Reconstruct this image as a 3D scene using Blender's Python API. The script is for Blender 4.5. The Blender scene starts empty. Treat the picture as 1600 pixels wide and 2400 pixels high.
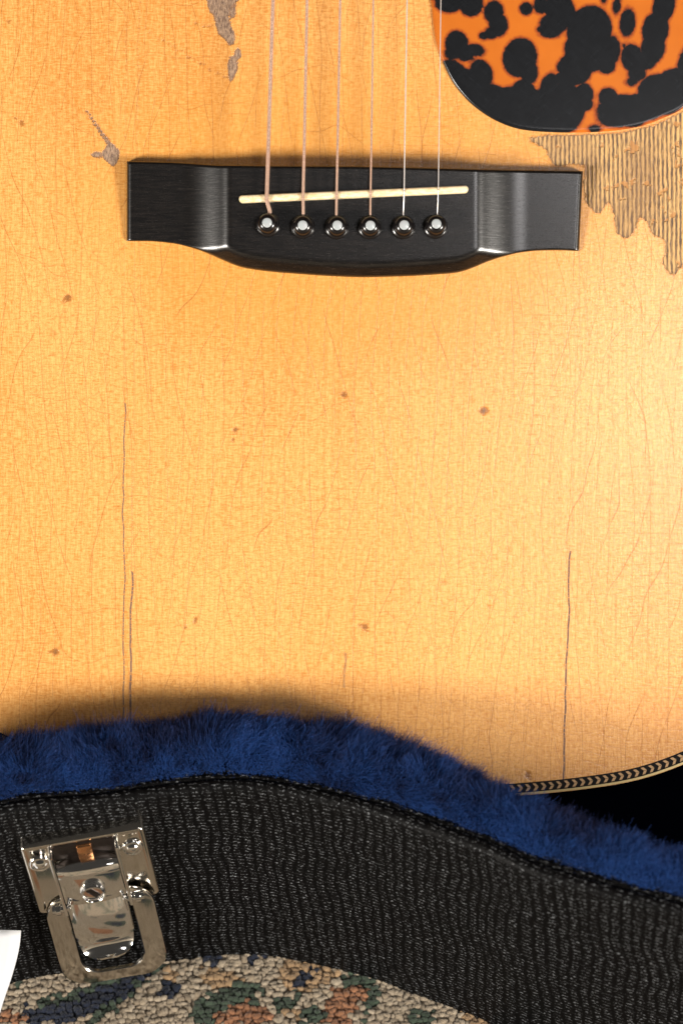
import bpy, bmesh, math, random
import numpy as np
from mathutils import Matrix, Vector
random.seed(7); rng = np.random.default_rng(7)
sc = bpy.context.scene
COL = sc.collection
R_ = math.radians

# ------------------------------------------------------------------ frame
# Everything is measured in millimetres in a frame lying in the guitar's top
# (x right, y towards the neck, z out of the wood) and then stood up in the
# room: the guitar leans back, the case stands on the floor (world z = 0).
D = 850.0                       # camera distance from the guitar top
S = 7.0                         # photo pixels per mm on the guitar top
PHI = R_(42)
cP, sP = math.cos(PHI), math.sin(PHI)
ROT = Matrix.Rotation(R_(90) - PHI, 3, 'X')
RN = np.array(ROT)
UP = np.array([0, cP, sP])      # world up seen in guitar frame
def px(x, y, z=0.0):            # photo pixel at height z over the wood -> mm
    k = (D - z) / D
    return np.array([(x - 800) / S * k, (1200 - y) / S * k, z])
def px_plane(x, y, c):          # photo pixel -> point on horizontal plane of height c
    a = np.array([(x - 800) / S, (1200 - y) / S])
    z = (c - cP * a[1]) / (sP - cP * a[1] / D)
    return px(x, y, z)
def proj(p):
    k = D / (D - p[2]); return np.array([800 + S * p[0] * k, 1200 - S * p[1] * k])
RIM = cP * px(561, 1801, 26)[1] + sP * 26
_o = px_plane(561, 1836, RIM)
H = 60.0
while proj(_o - UP * H)[1] < 2249: H += 0.25
FLOOR = RIM - H
def W(p):                       # frame mm -> world metres
    q = (np.atleast_2d(p) @ RN.T) / 1000.0
    q[:, 2] -= FLOOR / 1000.0
    return q
def W1(p): return Vector(W(p)[0])

# ------------------------------------------------------------------ camera
cam = bpy.data.cameras.new('camera'); co = bpy.data.objects.new('camera', cam); COL.objects.link(co)
co.location = W1((0, 0, D)); co.rotation_euler = ROT.to_euler()
cam.sensor_width = 36; cam.sensor_fit = 'VERTICAL'; cam.sensor_height = 36
cam.lens = 36 * D / (2400 / S)
cam.clip_start = 0.02; cam.clip_end = 60
cam.dof.use_dof = True; cam.dof.focus_distance = D / 1000 - 0.006; cam.dof.aperture_fstop = 7.0
sc.camera = co
# ------------------------------------------------------------------ world, lamps, exposure
w = bpy.data.worlds.new('World'); sc.world = w; w.use_nodes = True
bg = w.node_tree.nodes['Background']; bg.inputs[0].default_value = (1.0, 0.93, 0.85, 1); bg.inputs[1].default_value = 0.045
def area(name, p, target, size, size_y, watts, col):
    l = bpy.data.lights.new(name, 'AREA'); l.shape = 'RECTANGLE'; l.size = size; l.size_y = size_y
    l.energy = watts; l.color = col
    o = bpy.data.objects.new(name, l); COL.objects.link(o)
    o.location = W1(p); d = W1(target) - o.location
    o.rotation_euler = d.to_track_quat('-Z', 'Y').to_euler()
    return o
area('softbox_lamp', (-1520, -640, 1100), (0, 0, 0), 0.42, 0.42, 60, (1, 0.94, 0.86))
area('softbox_lamp', (1420, -560, 1100), (0, 0, 0), 0.40, 0.40, 55, (1, 0.94, 0.86))
area('softbox_lamp', (335, 66, 1100), (60, 0, 0), 0.25, 0.25, 1.9, (1, 0.96, 0.95))
sc.view_settings.view_transform = 'Standard'; sc.view_settings.look = 'None'
sc.view_settings.exposure = 0.0; sc.view_settings.gamma = 1.0
sc.render.film_transparent = False

# ------------------------------------------------------------------ node helper
class E:
    def __init__(s, g, sock): s.g = g; s.s = sock
    def __add__(a, b): return a.g.m('ADD', a, b)
    __radd__ = __add__
    def __sub__(a, b): return a.g.m('SUBTRACT', a, b)
    def __rsub__(a, b): return a.g.m('SUBTRACT', b, a)
    def __mul__(a, b): return a.g.m('MULTIPLY', a, b)
    __rmul__ = __mul__
    def __truediv__(a, b): return a.g.m('DIVIDE', a, b)
    def __neg__(a): return a.g.m('MULTIPLY', a, -1.0)
class Mat:
    def __init__(g, name):
        g.mat = bpy.data.materials.new(name); g.mat.use_nodes = True
        g.nt = g.mat.node_tree; g.nt.nodes.clear()
        g.out = g.n('ShaderNodeOutputMaterial'); g.b = g.n('ShaderNodeBsdfPrincipled')
        g.nt.links.new(g.b.outputs[0], g.out.inputs[0])
    def n(g, t): return g.nt.nodes.new(t)
    def put(g, v, sock):
        if isinstance(v, E): g.nt.links.new(v.s, sock)
        elif isinstance(v, (tuple, list)):
            sock.default_value = tuple(v) + ((1,) if len(sock.default_value) == 4 and len(v) == 3 else ())
        else: sock.default_value = v
    def m(g, op, a, b=0.0, c=None):
        n = g.n('ShaderNodeMath'); n.operation = op
        g.put(a, n.inputs[0]); g.put(b, n.inputs[1])
        if c is not None: g.put(c, n.inputs[2])
        return E(g, n.outputs[0])
    def sin(g, a): return g.m('SINE', a)
    def abs(g, a): return g.m('ABSOLUTE', a)
    def min(g, a, b): return g.m('MINIMUM', a, b)
    def max(g, a, b): return g.m('MAXIMUM', a, b)
    def pow(g, a, b): return g.m('POWER', a, b)
    def ss(g, x, a, b, lo=0.0, hi=1.0):
        n = g.n('ShaderNodeMapRange'); n.interpolation_type = 'SMOOTHSTEP'
        g.put(x, n.inputs[0])
        for i, v in enumerate((a, b, lo, hi)): g.put(v, n.inputs[i + 1])
        return E(g, n.outputs[0])
    def vec(g, x, y, z=0.0):
        n = g.n('ShaderNodeCombineXYZ')
        for i, v in enumerate((x, y, z)): g.put(v, n.inputs[i])
        return E(g, n.outputs[0])
    def sep(g, v):
        n = g.n('ShaderNodeSeparateXYZ'); g.put(v, n.inputs[0]); return [E(g, o) for o in n.outputs]
    def obj(g, off=(0, 0, 0)):          # object coordinates in mm
        n = g.n('ShaderNodeTexCoord'); k = g.sep(E(g, n.outputs['Object']))
        return [a * 1000.0 + o for a, o in zip(k, off)]
    def attr(g, name, what='Fac'):
        n = g.n('ShaderNodeAttribute'); n.attribute_name = name; return E(g, n.outputs[what])
    def noise(g, v, scale=1.0, detail=2.0, rough=0.5, dist=0.0):
        n = g.n('ShaderNodeTexNoise'); g.put(v, n.inputs['Vector'])
        n.inputs['Scale'].default_value = scale; n.inputs['Detail'].default_value = detail
        n.inputs['Roughness'].default_value = rough; n.inputs['Distortion'].default_value = dist
        return E(g, n.outputs['Fac'])
    def voro(g, v, scale=1.0, feature='F1', rand=1.0):
        n = g.n('ShaderNodeTexVoronoi'); n.feature = feature; g.put(v, n.inputs['Vector'])
        n.inputs['Scale'].default_value = scale; n.inputs['Randomness'].default_value = rand
        return E(g, n.outputs['Distance'])
    def mix(g, f, a, b, mode='MIX'):
        n = g.n('ShaderNodeMix'); n.data_type = 'RGBA'; n.blend_type = mode
        g.put(f, n.inputs[0]); g.put(a, n.inputs[6]); g.put(b, n.inputs[7]); return E(g, n.outputs[2])
    def scale(g, c, f):                  # colour times a value
        n = g.n('ShaderNodeVectorMath'); n.operation = 'SCALE'; g.put(c, n.inputs[0]); g.put(f, n.inputs['Scale']); return E(g, n.outputs[0])
    def bump(g, h, strength=1.0, dist_mm=1.0):
        n = g.n('ShaderNodeBump'); g.put(h, n.inputs['Height']); n.inputs['Strength'].default_value = strength
        n.inputs['Distance'].default_value = dist_mm / 1000.0; g.nt.links.new(n.outputs[0], g.b.inputs['Normal']); return n
    def set(g, **k):
        for a, v in k.items(): g.put(v, g.b.inputs[a.replace('_', ' ')])
        return g.mat

# ------------------------------------------------------------------ mesh helpers
def pchip(xs, ys, x):
    xs = np.asarray(xs, float); ys = np.asarray(ys, float); x = np.asarray(x, float)
    h = np.diff(xs); d = np.diff(ys) / h; m = np.zeros_like(xs)
    m[1:-1] = np.where(d[1:] * d[:-1] > 0, 2 * d[1:] * d[:-1] / np.where(d[1:] + d[:-1] == 0, 1, d[1:] + d[:-1]), 0)
    m[0], m[-1] = d[0], d[-1]
    i = np.clip(np.searchsorted(xs, x) - 1, 0, len(h) - 1); t = (x - xs[i]) / h[i]
    return ((2*t**3 - 3*t**2 + 1) * ys[i] + (t**3 - 2*t**2 + t) * h[i] * m[i] + (-2*t**3 + 3*t**2) * ys[i+1] + (t**3 - t**2) * h[i] * m[i+1])
def catmull(P, n, closed=False):        # smooth curve through points, n samples equally spaced
    P = np.asarray(P, float); k = len(P)
    Q = np.vstack([P[-1], P, P[0], P[1]]) if closed else np.vstack([2*P[0]-P[1], P, 2*P[-1]-P[-2]])
    out = []
    for i in range(k if closed else k - 1):
        a, b, c, d = Q[i:i+4]; t = np.linspace(0, 1, 24, endpoint=False)[:, None]
        out.append(0.5*((2*b) + (c-a)*t + (2*a-5*b+4*c-d)*t**2 + (3*b-a-3*c+d)*t**3))
    out = np.vstack(out + [P[:1] if closed else P[-1:]])
    L = np.r_[0, np.cumsum(np.linalg.norm(np.diff(out, axis=0), axis=1))]
    s = np.linspace(0, L[-1], n + 1 if closed else n)
    r = np.stack([np.interp(s, L, out[:, j]) for j in range(out.shape[1])], 1)
    return r[:-1] if closed else r
def sstep(a, b, x): t = np.clip((x - a) / (b - a), 0, 1); return t*t*(3-2*t)
def smin(a, b, k): h = np.clip(0.5 + 0.5*(b-a)/k, 0, 1); return b*(1-h) + a*h - k*h*(1-h)
def grid_faces(nu, nv, close_u=False, flip=False):
    i = np.arange(nu if close_u else nu - 1); j = np.arange(nv - 1)
    I, J = np.meshgrid(i, j, indexing='ij'); I2 = (I + 1) % nu
    f = np.stack([I*nv + J, I2*nv + J, I2*nv + J + 1, I*nv + J + 1], -1).reshape(-1, 4)
    return f[:, ::-1] if flip else f
def mesh(name, V, F, mat, smooth=True, attrs=None):
    me = bpy.data.meshes.new(name); V = np.asarray(V, float)
    F = F if isinstance(F, list) else F.tolist()
    me.from_pydata(V.tolist(), [], F); me.materials.append(mat)
    if smooth: me.polygons.foreach_set('use_smooth', [True] * len(me.polygons))
    for k, a in (attrs or {}).items():
        a = np.asarray(a, np.float32)
        if a.ndim == 1: me.attributes.new(k, 'FLOAT', 'POINT').data.foreach_set('value', a)
        elif a.shape[1] == 3: me.attributes.new(k, 'FLOAT_VECTOR', 'POINT').data.foreach_set('vector', a.ravel())
        else: me.attributes.new(k, 'FLOAT_COLOR', 'POINT').data.foreach_set('color', a.ravel())
    me.update(); return me
def link(name, data, parent=None, loc=None):
    o = bpy.data.objects.new(name, data); COL.objects.link(o)
    if parent is not None: o.parent = parent
    if loc is not None: o.location = loc
    return o
def tag(o, label=None, category=None, group=None, kind=None):
    for k, v in (('label', label), ('category', category), ('group', group), ('kind', kind)):
        if v: o[k] = v
    return o
def loft(rings, close=True, cap0=False, cap1=False):
    n = len(rings[0]); V = np.vstack(rings); F = []
    for r in range(len(rings) - 1):
        for i in range(n if close else n - 1):
            j = (i + 1) % n; F.append([r*n+i, r*n+j, (r+1)*n+j, (r+1)*n+i])
    if cap0: F.append(list(range(n))[::-1])
    if cap1: F.append([(len(rings)-1)*n + i for i in range(n)])
    return V, F
def lathe(profile, n=40):
    a = np.linspace(0, 2*np.pi, n, endpoint=False)
    rings = [np.stack([r*np.cos(a), r*np.sin(a), np.full(n, z)], 1) for r, z in profile]
    return loft(rings, cap1=True)
def rrect(x0, x1, y0, y1, r, n=6):
    P = []
    for cx, cy, a0 in ((x1-r, y1-r, 0), (x0+r, y1-r, 90), (x0+r, y0+r, 180), (x1-r, y0+r, 270)):
        for k in range(n + 1):
            a = R_(a0 + 90*k/n); P.append((cx + r*math.cos(a), cy + r*math.sin(a)))
    return np.array(P)
def inset(P, d):
    n = len(P); T = np.roll(P, -1, 0) - np.roll(P, 1, 0); T /= np.maximum(np.linalg.norm(T, axis=1)[:, None], 1e-9)
    return P - np.stack([T[:, 1], -T[:, 0]], 1) * d      # P counter-clockwise
def slab(P, z0, z1, b=0.4):
    z = lambda Q, h: np.c_[Q, np.full(len(Q), h)]
    return loft([z(P, z0), z(P, z1 - b), z(inset(P, b*0.3), z1 - b*0.3), z(inset(P, b), z1)], cap0=True, cap1=True)
def polysd(P, poly):                     # signed distance to polygon, negative inside
    P = np.asarray(P); poly = np.asarray(poly, float); d = np.full(len(P), 1e9); ins = np.zeros(len(P), bool)
    for a, b in zip(poly, np.roll(poly, -1, 0)):
        e = b - a; wv = P - a; t = np.clip((wv @ e) / max(e @ e, 1e-12), 0, 1)
        d = np.minimum(d, np.linalg.norm(wv - t[:, None]*e, axis=1))
        c = ((a[1] <= P[:, 1]) != (b[1] <= P[:, 1])); ins ^= c & (P[:, 0] < a[0] + (P[:, 1]-a[1]) / (e[1] if e[1] != 0 else 1e-12) * e[0])
    return np.where(ins, -d, d)
def zoomed(x0, y0, k, pts): return [(x0 + a*k, y0 + b*k) for a, b in pts]
def mm2(pts): return np.array([px(a, b)[:2] for a, b in pts])

BASE = np.array([0.0, -96.5, 0.0])      # tail of the guitar: its root
OFF = tuple(BASE)
def gl(V): return (np.asarray(V, float) - BASE) / 1000.0

# ------------------------------------------------------------------ materials
def mat_soundboard():
    g = Mat('aged_spruce_lacquer'); x, y, z = g.obj(OFF)
    wear, nick, spot = g.attr('wear'), g.attr('nick'), g.attr('spot')
    P = g.vec(x, y)
    n1 = g.noise(g.vec(x*0.9, y*0.9), 1, 3, 0.6); fine = g.noise(g.vec(x*2.6, y*2.6, 4.0), 1, 2, 0.6)
    w1, w2, w3 = g.sep(g.attr('warp', 'Vector')); m1, m2, blot = g.sep(g.attr('patch', 'Vector'))
    wx = x + w1 * 2.5
    ring = g.noise(g.vec(wx*0.62, y*0.004, 3.1), 1, 2, 0.6)
    silk = g.noise(g.vec(x*0.42 + 3.0, y*1.9, 1.0), 1, 2, 0.55)
    silk2 = g.noise(g.vec(x*1.9, y*0.36, 2.0), 1, 2, 0.55)
    ringl = g.ss(g.sin(wx*3.45), 0.35, 1.0) * g.ss(silk2, 0.40, 0.62)
    val = 0.84 + (silk - 0.5)*0.74 + (silk2 - 0.5)*0.70 + (ring - 0.5)*0.20 + blot*0.07 + (fine - 0.5)*0.35 + 0.03
    deep = g.ss(val, 0.55, 1.12)
    col = g.mix(deep, (0.54, 0.206, 0.036), (0.82, 0.425, 0.130))
    col = g.mix(ringl*0.33, col, (0.42, 0.15, 0.025))
    # deeper amber round the bridge: uneven light painted into the wood tone
    bx, by = (x - 2.0)/85.0, (y - 100.0)/48.0
    amb = g.ss(bx*bx + by*by, 0.2, 1.7, 1.0, 0.0)
    col = g.mix(amb*0.42, col, (0.64, 0.275, 0.040))
    # lacquer checking: long thin crazed lines
    jit = (fine - 0.5)*0.014
    def hairs(fq, rot, wv, k, wdt, mask):          # long wandering hairline checks
        ca, sa_ = math.cos(R_(rot)), math.sin(R_(rot))
        u = g.m('FRACT', (x*ca + y*sa_)*fq + wv*k + jit)
        return g.ss(g.abs(u - 0.5), 0.0, wdt, 1.0, 0.0) * mask
    k1, k2 = g.ss(m1, -0.25, 0.35), g.ss(m2, -0.2, 0.45)
    k3, k4 = g.ss(m2, 0.15, -0.45), g.ss(m1, 0.05, -0.5)
    h1 = hairs(0.15, 2, w1, 0.42, 0.027, k1); h2 = hairs(0.12, 13, w2, 0.42, 0.024, k2)
    h3 = hairs(0.11, -15, w3, 0.45, 0.023, k3); h4 = hairs(0.19, -4, w2, 0.38, 0.031, k4)
    h5 = hairs(0.07, 62, w1, 0.75, 0.016, g.ss(m2 + m1, 0.1, 0.8)); h6 = hairs(0.30, 86, w3, 0.7, 0.045, g.ss(m1 - m2, 0.2, 0.9))
    d = g.voro(g.vec(x*0.42 + w1*0.2, y*0.42 + w2*0.2, 8.2), 1.0, 'DISTANCE_TO_EDGE')
    c3 = g.ss(d, 0.0, 0.055, 1.0, 0.0) * g.ss(blot, 0.0, 0.7)
    chk = g.min(g.max(g.max(g.max(h1, h2), g.max(h3, h4))*0.85, g.max(g.max(h5, h6)*0.6, c3*0.45)), 1.0)
    col = g.mix(chk*0.68, col, (0.24, 0.068, 0.009))
    # dings (brown spots) and old nicks through the lacquer
    sp = g.ss(spot + (n1 - 0.5)*1.8, -0.35, 0.40, 1.0, 0.0)
    col = g.mix(sp*0.85, col, g.mix(g.ss(spot + (fine-0.5)*1.6, -1.2, 0.1), (0.10, 0.045, 0.022), (0.36, 0.13, 0.022)))
    nk_d = nick - 0.18 + (g.noise(g.vec(x*2.2, y*0.9, 6.0), 1, 3, 0.65) - 0.5)*1.6
    nk = g.ss(nk_d, -0.18, 0.12, 1.0, 0.0)
    nkc = g.mix(g.ss(g.noise(g.vec(x*2.4, y*0.5), 1, 3), 0.36, 0.62), (0.13, 0.068, 0.038), (0.34, 0.21, 0.122))
    nkc = g.mix(g.ss(nk_d, -0.7, 0.0), nkc, (0.20, 0.085, 0.03))
    col = g.mix(nk, col, nkc)
    # grain cracks running down to the tail
    crack = None
    for f, wd, k in zip(g.sep(g.attr('crack', 'Vector')) + [g.attr('crackb')], (0.20, 0.27, 0.25, 0.26), (0.85, 0.9, 0.95, 0.5)):
        t = g.ss(g.abs(f + (fine - 0.5)*0.30), wd*0.7, wd*(1.8), 1.0, 0.0) * (g.ss(silk, 0.25, 0.5)*k)
        crack = t if crack is None else g.max(crack, t)
    col = g.mix(crack, col, (0.085, 0.036, 0.026))
    # bare ridged wood beside the pickguard
    wd_d = wear + (g.noise(g.vec(x*0.9, y*0.7, 2.0), 1, 4, 0.65) - 0.5)*2.7
    island = g.ss(g.noise(g.vec(x*0.20, y*0.17, 7.7), 1, 3, 0.6), 0.62, 0.67)
    wm = g.ss(wd_d, -0.15, 0.15, 1.0, 0.0)
    rx = x + w3*0.45 + (silk2 - 0.5)*0.9
    ridge = g.sin(rx*4.2)*0.5 + 0.5
    rc = ridge*0.48 + g.noise(g.vec(x*1.7, y*0.16, 8.0), 1, 3, 0.65)*1.35 - 0.42
    wc = g.mix(g.ss(rc, 0.15, 0.72), (0.075, 0.033, 0.011), (0.62, 0.355, 0.118))
    wc = g.mix(g.ss(m2, 0.0, 1.0)*0.45, wc, (0.22, 0.105, 0.035))
    wc = g.mix(island*0.75, wc, (0.42, 0.175, 0.035))
    wc = g.mix(g.ss(g.abs(wd_d), 0.0, 0.55, 0.75, 0.0), wc, (0.13, 0.055, 0.02))
    col = g.mix(wm, col, wc)
    col = g.mix(g.ss(g.abs(wd_d - 0.25), 0.0, 0.4, 0.5, 0.0), col, (0.30, 0.12, 0.025))
    bare = g.max(wm, nk)
    rough = 0.27 + (n1 - 0.5)*0.08 + g.max(bare, crack)*0.35
    g.set(Base_Color=col, Roughness=rough, Specular_IOR_Level=0.9)
    hgt = (silk - 0.5)*0.035 + (silk2 - 0.5)*0.035 + (n1 - 0.5)*0.03 - chk*0.015 - sp*0.07 - wm*0.25 + wm*(1.0 - island)*ridge*0.42 - nk*0.3 + nk*silk2*0.4
    g.bump(hgt, 1.0, 1.0)
    return g.mat
def mat_ebony():
    g = Mat('ebony'); x, y, z = g.obj(OFF)
    a = g.noise(g.vec(x*0.16, y*2.2, z*0.6), 1, 4, 0.65); p = g.noise(g.vec(x*0.55, y*4.5, 4.0), 1, 2, 0.5)
    pore = g.ss(p, 0.62, 0.72)
    col = g.mix(g.ss(a, 0.35, 0.72), (0.0018, 0.0015, 0.0015), (0.0075, 0.0055, 0.0045))
    col = g.mix(pore*g.ss(g.noise(g.vec(x*0.05, y*0.08), 1, 2), 0.4, 0.6)*0.5, col, (0.030, 0.021, 0.015))
    g.set(Base_Color=col, Roughness=0.26 + (a - 0.5)*0.08 + pore*0.08, Specular_IOR_Level=0.8)
    g.bump((a - 0.5)*0.02, 1.0, 1.0); return g.mat
def mat_plain(name, col, rough=0.4, metal=0.0, var=0.12, freq=0.6, bump=0.02, **k):
    g = Mat(name); x, y, z = g.obj()
    n = g.noise(g.vec(x, y, z), freq, 4, 0.6)
    c = g.scale(g.mix(0.0, col, col), 1.0 + (n - 0.5)*2*var)
    g.set(Base_Color=c, Roughness=g.max(rough + (n - 0.5)*0.15, 0.03), Metallic=metal, **k)
    if bump: g.bump(n, 0.5, bump)
    return g.mat
def mat_bone():
    g = Mat('saddle_bone'); x, y, z = g.obj(OFF)
    n = g.noise(g.vec(x*0.5, y*1.6, z), 1, 3, 0.6)
    g.set(Base_Color=g.mix(g.ss(n, 0.35, 0.7), (0.86, 0.74, 0.50), (0.72, 0.53, 0.27)), Roughness=0.3, Subsurface_Weight=0.15, Subsurface_Scale=0.002)
    g.bump(n, 0.4, 0.04); return g.mat
def mat_pearl():
    g = Mat('pearl_inlay'); x, y, z = g.obj()
    n = g.noise(g.vec(x, y, z), 0.9, 2); lw = g.n('ShaderNodeLayerWeight'); lw.inputs[0].default_value = 0.4
    g.set(Base_Color=g.mix(n, (0.42, 0.40, 0.41), (0.33, 0.41, 0.42)), Roughness=0.22, Specular_IOR_Level=0.8)
    return g.mat
def mat_string(name, col, wind):
    g = Mat(name); st = g.sep(g.attr('st', 'Vector'))
    wv = g.sin(st[0]*(2*math.pi/wind)) if wind else g.noise(g.vec(st[0], st[1]), 1.0, 2)
    n = g.noise(g.vec(st[0]*0.08, 1.0), 1, 2)
    g.set(Base_Color=g.scale(g.mix(n, col, tuple(c*0.82 for c in col)), 0.9 + wv*0.1), Metallic=0.45, Roughness=0.38 if wind else 0.3)
    if wind: g.bump(wv, 1.0, 0.12)
    return g.mat
def mat_pickguard():
    g = Mat('tortoise_celluloid'); x, y, z = g.obj(OFF); d = g.attr('blob')
    n = g.noise(g.vec(x*0.75, y*0.75), 1, 4, 0.65)
    dd = d + 0.10 + (n - 0.5)*1.15
    blk = g.ss(dd, -0.40, 0.24, 1.0, 0.0)
    fr = g.ss(dd, 0.0, 1.0, 1.0, 0.0)
    scr = g.noise(g.vec((x + y)*0.12, (x - y)*3.0), 1, 3, 0.7) + g.noise(g.vec((x*0.9 - y)*0.1, (x + y*1.1)*3.0, 4.0), 1, 3, 0.7)
    org = g.mix(g.noise(g.vec(x*0.1, y*0.1), 1, 2), (0.53, 0.145, 0.015), (0.43, 0.105, 0.010))
    col = g.mix(fr*0.75, org, (0.22, 0.035, 0.012))
    col = g.mix(blk, col, g.mix(g.ss(scr, 0.8, 1.35), (0.0050, 0.0055, 0.0065), (0.0105, 0.0118, 0.0145)))
    g.set(Base_Color=col, Roughness=0.25 + (scr - 1.0)*0.08, Specular_IOR_Level=0.4)
    g.bump(scr, 0.25, 0.01); return g.mat
def mat_tolex():
    g = Mat('black_textured_vinyl'); s, t, _ = g.sep(g.attr('st', 'Vector'))
    wob = (g.noise(g.vec(s*0.022, t*0.045), 1, 2) - 0.5)*8.0 + (g.noise(g.vec(s*0.25, t*0.25, 4.0), 1, 2) - 0.5)*1.1
    u = (s + wob + t*0.10)*(2*math.pi/3.7)
    glint = g.noise(g.vec(s*1.15, t*2.1, 9.0), 1, 2, 0.55); brk = g.noise(g.vec(s*0.6, t*0.7, 7.0), 1, 2, 0.5)
    colm = g.ss(g.sin(u) + (brk - 0.5)*3.4, -0.85, 0.05)
    row = g.sin((t + s*0.10 + (brk - 0.5)*2.0)*(2*math.pi/1.45))
    dash = g.ss(row*0.75 + (glint - 0.5)*4.2, 0.42, 1.15)
    tops = dash*colm
    col = g.mix(tops, g.mix(colm, (0.0015, 0.0014, 0.0014), (0.0032, 0.0030, 0.0030)), g.mix(g.ss(glint, 0.50, 0.72), (0.007, 0.0072, 0.0076), (0.17, 0.18, 0.19)))  # bluish-white glints on the grain tops are painted into the vinyl colour
    g.set(Base_Color=col, Roughness=g.max(0.50 - tops*0.20, 0.1), Specular_IOR_Level=0.07 + tops*0.42)
    g.bump(tops*0.6 + colm*0.2, 1.0, 0.35); return g.mat
def mat_fur():
    g = Mat('blue_plush'); t = g.attr('tint'); h = g.n('ShaderNodeHairInfo'); k = E(g, h.outputs['Intercept'])
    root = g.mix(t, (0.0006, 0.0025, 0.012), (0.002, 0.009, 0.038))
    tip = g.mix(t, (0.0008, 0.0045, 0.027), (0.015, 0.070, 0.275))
    tip = g.mix(g.ss(k, 0.72, 1.0)*0.42, tip, (0.055, 0.066, 0.17))  # purplish glow on the strand tips, painted into the colour
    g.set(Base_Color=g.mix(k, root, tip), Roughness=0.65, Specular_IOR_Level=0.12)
    return g.mat
def mat_lining():
    g = Mat('plush_backing'); x, y, z = g.obj()
    n = g.noise(g.vec(x, y, z), 0.8, 4, 0.6)
    g.set(Base_Color=g.mix(n, (0.0006, 0.0012, 0.004), (0.0016, 0.0035, 0.012)), Roughness=0.95, Specular_IOR_Level=0.05)  # blue lining painted near black for the deep shade inside the case
    g.bump(n, 0.8, 0.8); return g.mat
def mat_tuft():
    g = Mat('carpet_yarn'); x, y, z = g.obj(); c = g.attr('tone', 'Color')
    n = g.noise(g.vec(x, y, z), 2.6, 4, 0.7); n2 = g.noise(g.vec(x, y, z), 0.7, 2)
    g.set(Base_Color=g.scale(c, 0.62 + n*0.55 + n2*0.22), Roughness=0.95, Specular_IOR_Level=0.1, Sheen_Weight=0.2, Sheen_Roughness=0.5)
    g.bump(n, 1.0, 0.55); return g.mat
def mat_carpet():
    g = Mat('carpet_backing'); x, y, z = g.obj()
    v = g.voro(g.vec(x, y), 0.5); n = g.noise(g.vec(x, y), 0.03, 3)
    c = g.mix(g.ss(n, 0.52, 0.56), (0.52, 0.42, 0.31), (0.16, 0.18, 0.13)); c = g.scale(c, 1.0 - v*0.45)
    g.set(Base_Color=c, Roughness=0.95, Specular_IOR_Level=0.1); g.bump(1.0 - v, 1.0, 1.5); return g.mat
M_top, M_ebony, M_bone, M_pearl = mat_soundboard(), mat_ebony(), mat_bone(), mat_pearl()
M_pg, M_tolex, M_fur, M_lining = mat_pickguard(), mat_tolex(), mat_fur(), mat_lining()
M_pin = mat_plain('polished_ebony_pin', (0.006, 0.005, 0.005), 0.22, bump=0)
M_bronze = mat_string('phosphor_bronze_winding', (1.0, 0.66, 0.50), 0.42)
M_steel = mat_string('plain_steel_wire', (0.80, 0.74, 0.70), 0)
M_rose = mat_plain('dark_rosewood', (0.035, 0.016, 0.010), 0.35, var=0.5, freq=0.2)
M_purf = mat_plain('dyed_black_purfling', (0.005, 0.0035, 0.003), 0.5, Specular_IOR_Level=0.15)
M_maple = mat_plain('maple_inlay', (0.50, 0.30, 0.14), 0.42, var=0.2, freq=1.2)
M_ivory = mat_plain('ivoroid_binding', (0.66, 0.50, 0.24), 0.35, var=0.12)
M_nickel = mat_plain('nickel_plate', (0.90, 0.88, 0.84), 0.09, 1.0, var=0.05, freq=0.25, bump=0.015)
M_nickel2 = mat_plain('brushed_nickel', (0.76, 0.71, 0.63), 0.12, 1.0, var=0.08, freq=0.25, bump=0)
M_hole = mat_plain('lock_painted_shade', (0.05, 0.04, 0.035), 0.4, 1.0, bump=0)  # dark metal painting the shade inside slot and keyhole
M_paper = mat_plain('white_paper', (0.66, 0.67, 0.69), 0.7, var=0.02, freq=0.3, bump=0.01)
M_tuft, M_carpet = mat_tuft(), mat_carpet()

# ================================================================== SETTING
fl = 4.0
fme = mesh('carpet', [(-fl, -fl, 0), (fl, -fl, 0), (fl, fl, 0), (-fl, fl, 0)], [[0, 1, 2, 3]], M_carpet, False)
tag(link('carpet', fme), kind='structure')

# ================================================================== CASE
# plan of the near side wall (its waist), from the line where plush meets vinyl
seam_px = [(-1100, 2330), (-700, 2140), (-330, 1960), (0, 1861), (204, 1838), (306, 1825), (459, 1806), (561, 1801), (663, 1810), (800, 1837), (902, 1862), (1004, 1897), (1157, 1950), (1259, 1995), (1361, 2027), (1463, 2056), (1600, 2090), (1900, 2165), (2300, 2230)]
C3 = W(np.array([px_plane(a, b, RIM) for a, b in seam_px]))
CASE_O = np.array([0.0, C3[7][1], 0.0])
Cc = catmull(C3[:, :2]*1000, 420)                     # mm, world xy
T = np.gradient(Cc, axis=0); T /= np.linalg.norm(T, axis=1)[:, None]
NO = np.stack([T[:, 1], -T[:, 0]], 1)                 # outward, towards the viewer
sL = np.r_[0, np.cumsum(np.linalg.norm(np.diff(Cc, axis=0), axis=1))]
WID = np.interp(Cc[:, 0], [-114, -34, 10, 55, 114, 170], [0.80, 0.92, 0.86, 0.66, 0.50, 0.5])
def sweep(profile, mat, name, parent, flip=False, wob=None):
    V, ST = [], []; L = np.r_[0, np.cumsum([math.dist(profile[i], profile[i+1]) for i in range(len(profile)-1)])]
    for i in range(len(Cc)):
        for j, (d, z) in enumerate(profile):
            e = 0.0
            p = Cc[i] + NO[i]*((d*WID[i] if wob and d < 0 else d) + e); V.append((p[0], p[1], z)); ST.append((sL[i], L[j], 0))
    V = np.array(V)/1000 - CASE_O
    return link(name, mesh(name, V, grid_faces(len(Cc), len(profile), flip=flip), mat, True, {'st': ST}), parent)
case = link('guitar_case', None, loc=Vector(CASE_O))
tag(case, 'black textured vinyl guitar case with blue plush lining and nickel latch, open on the carpet', 'guitar case')
dO = 7.2
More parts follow.
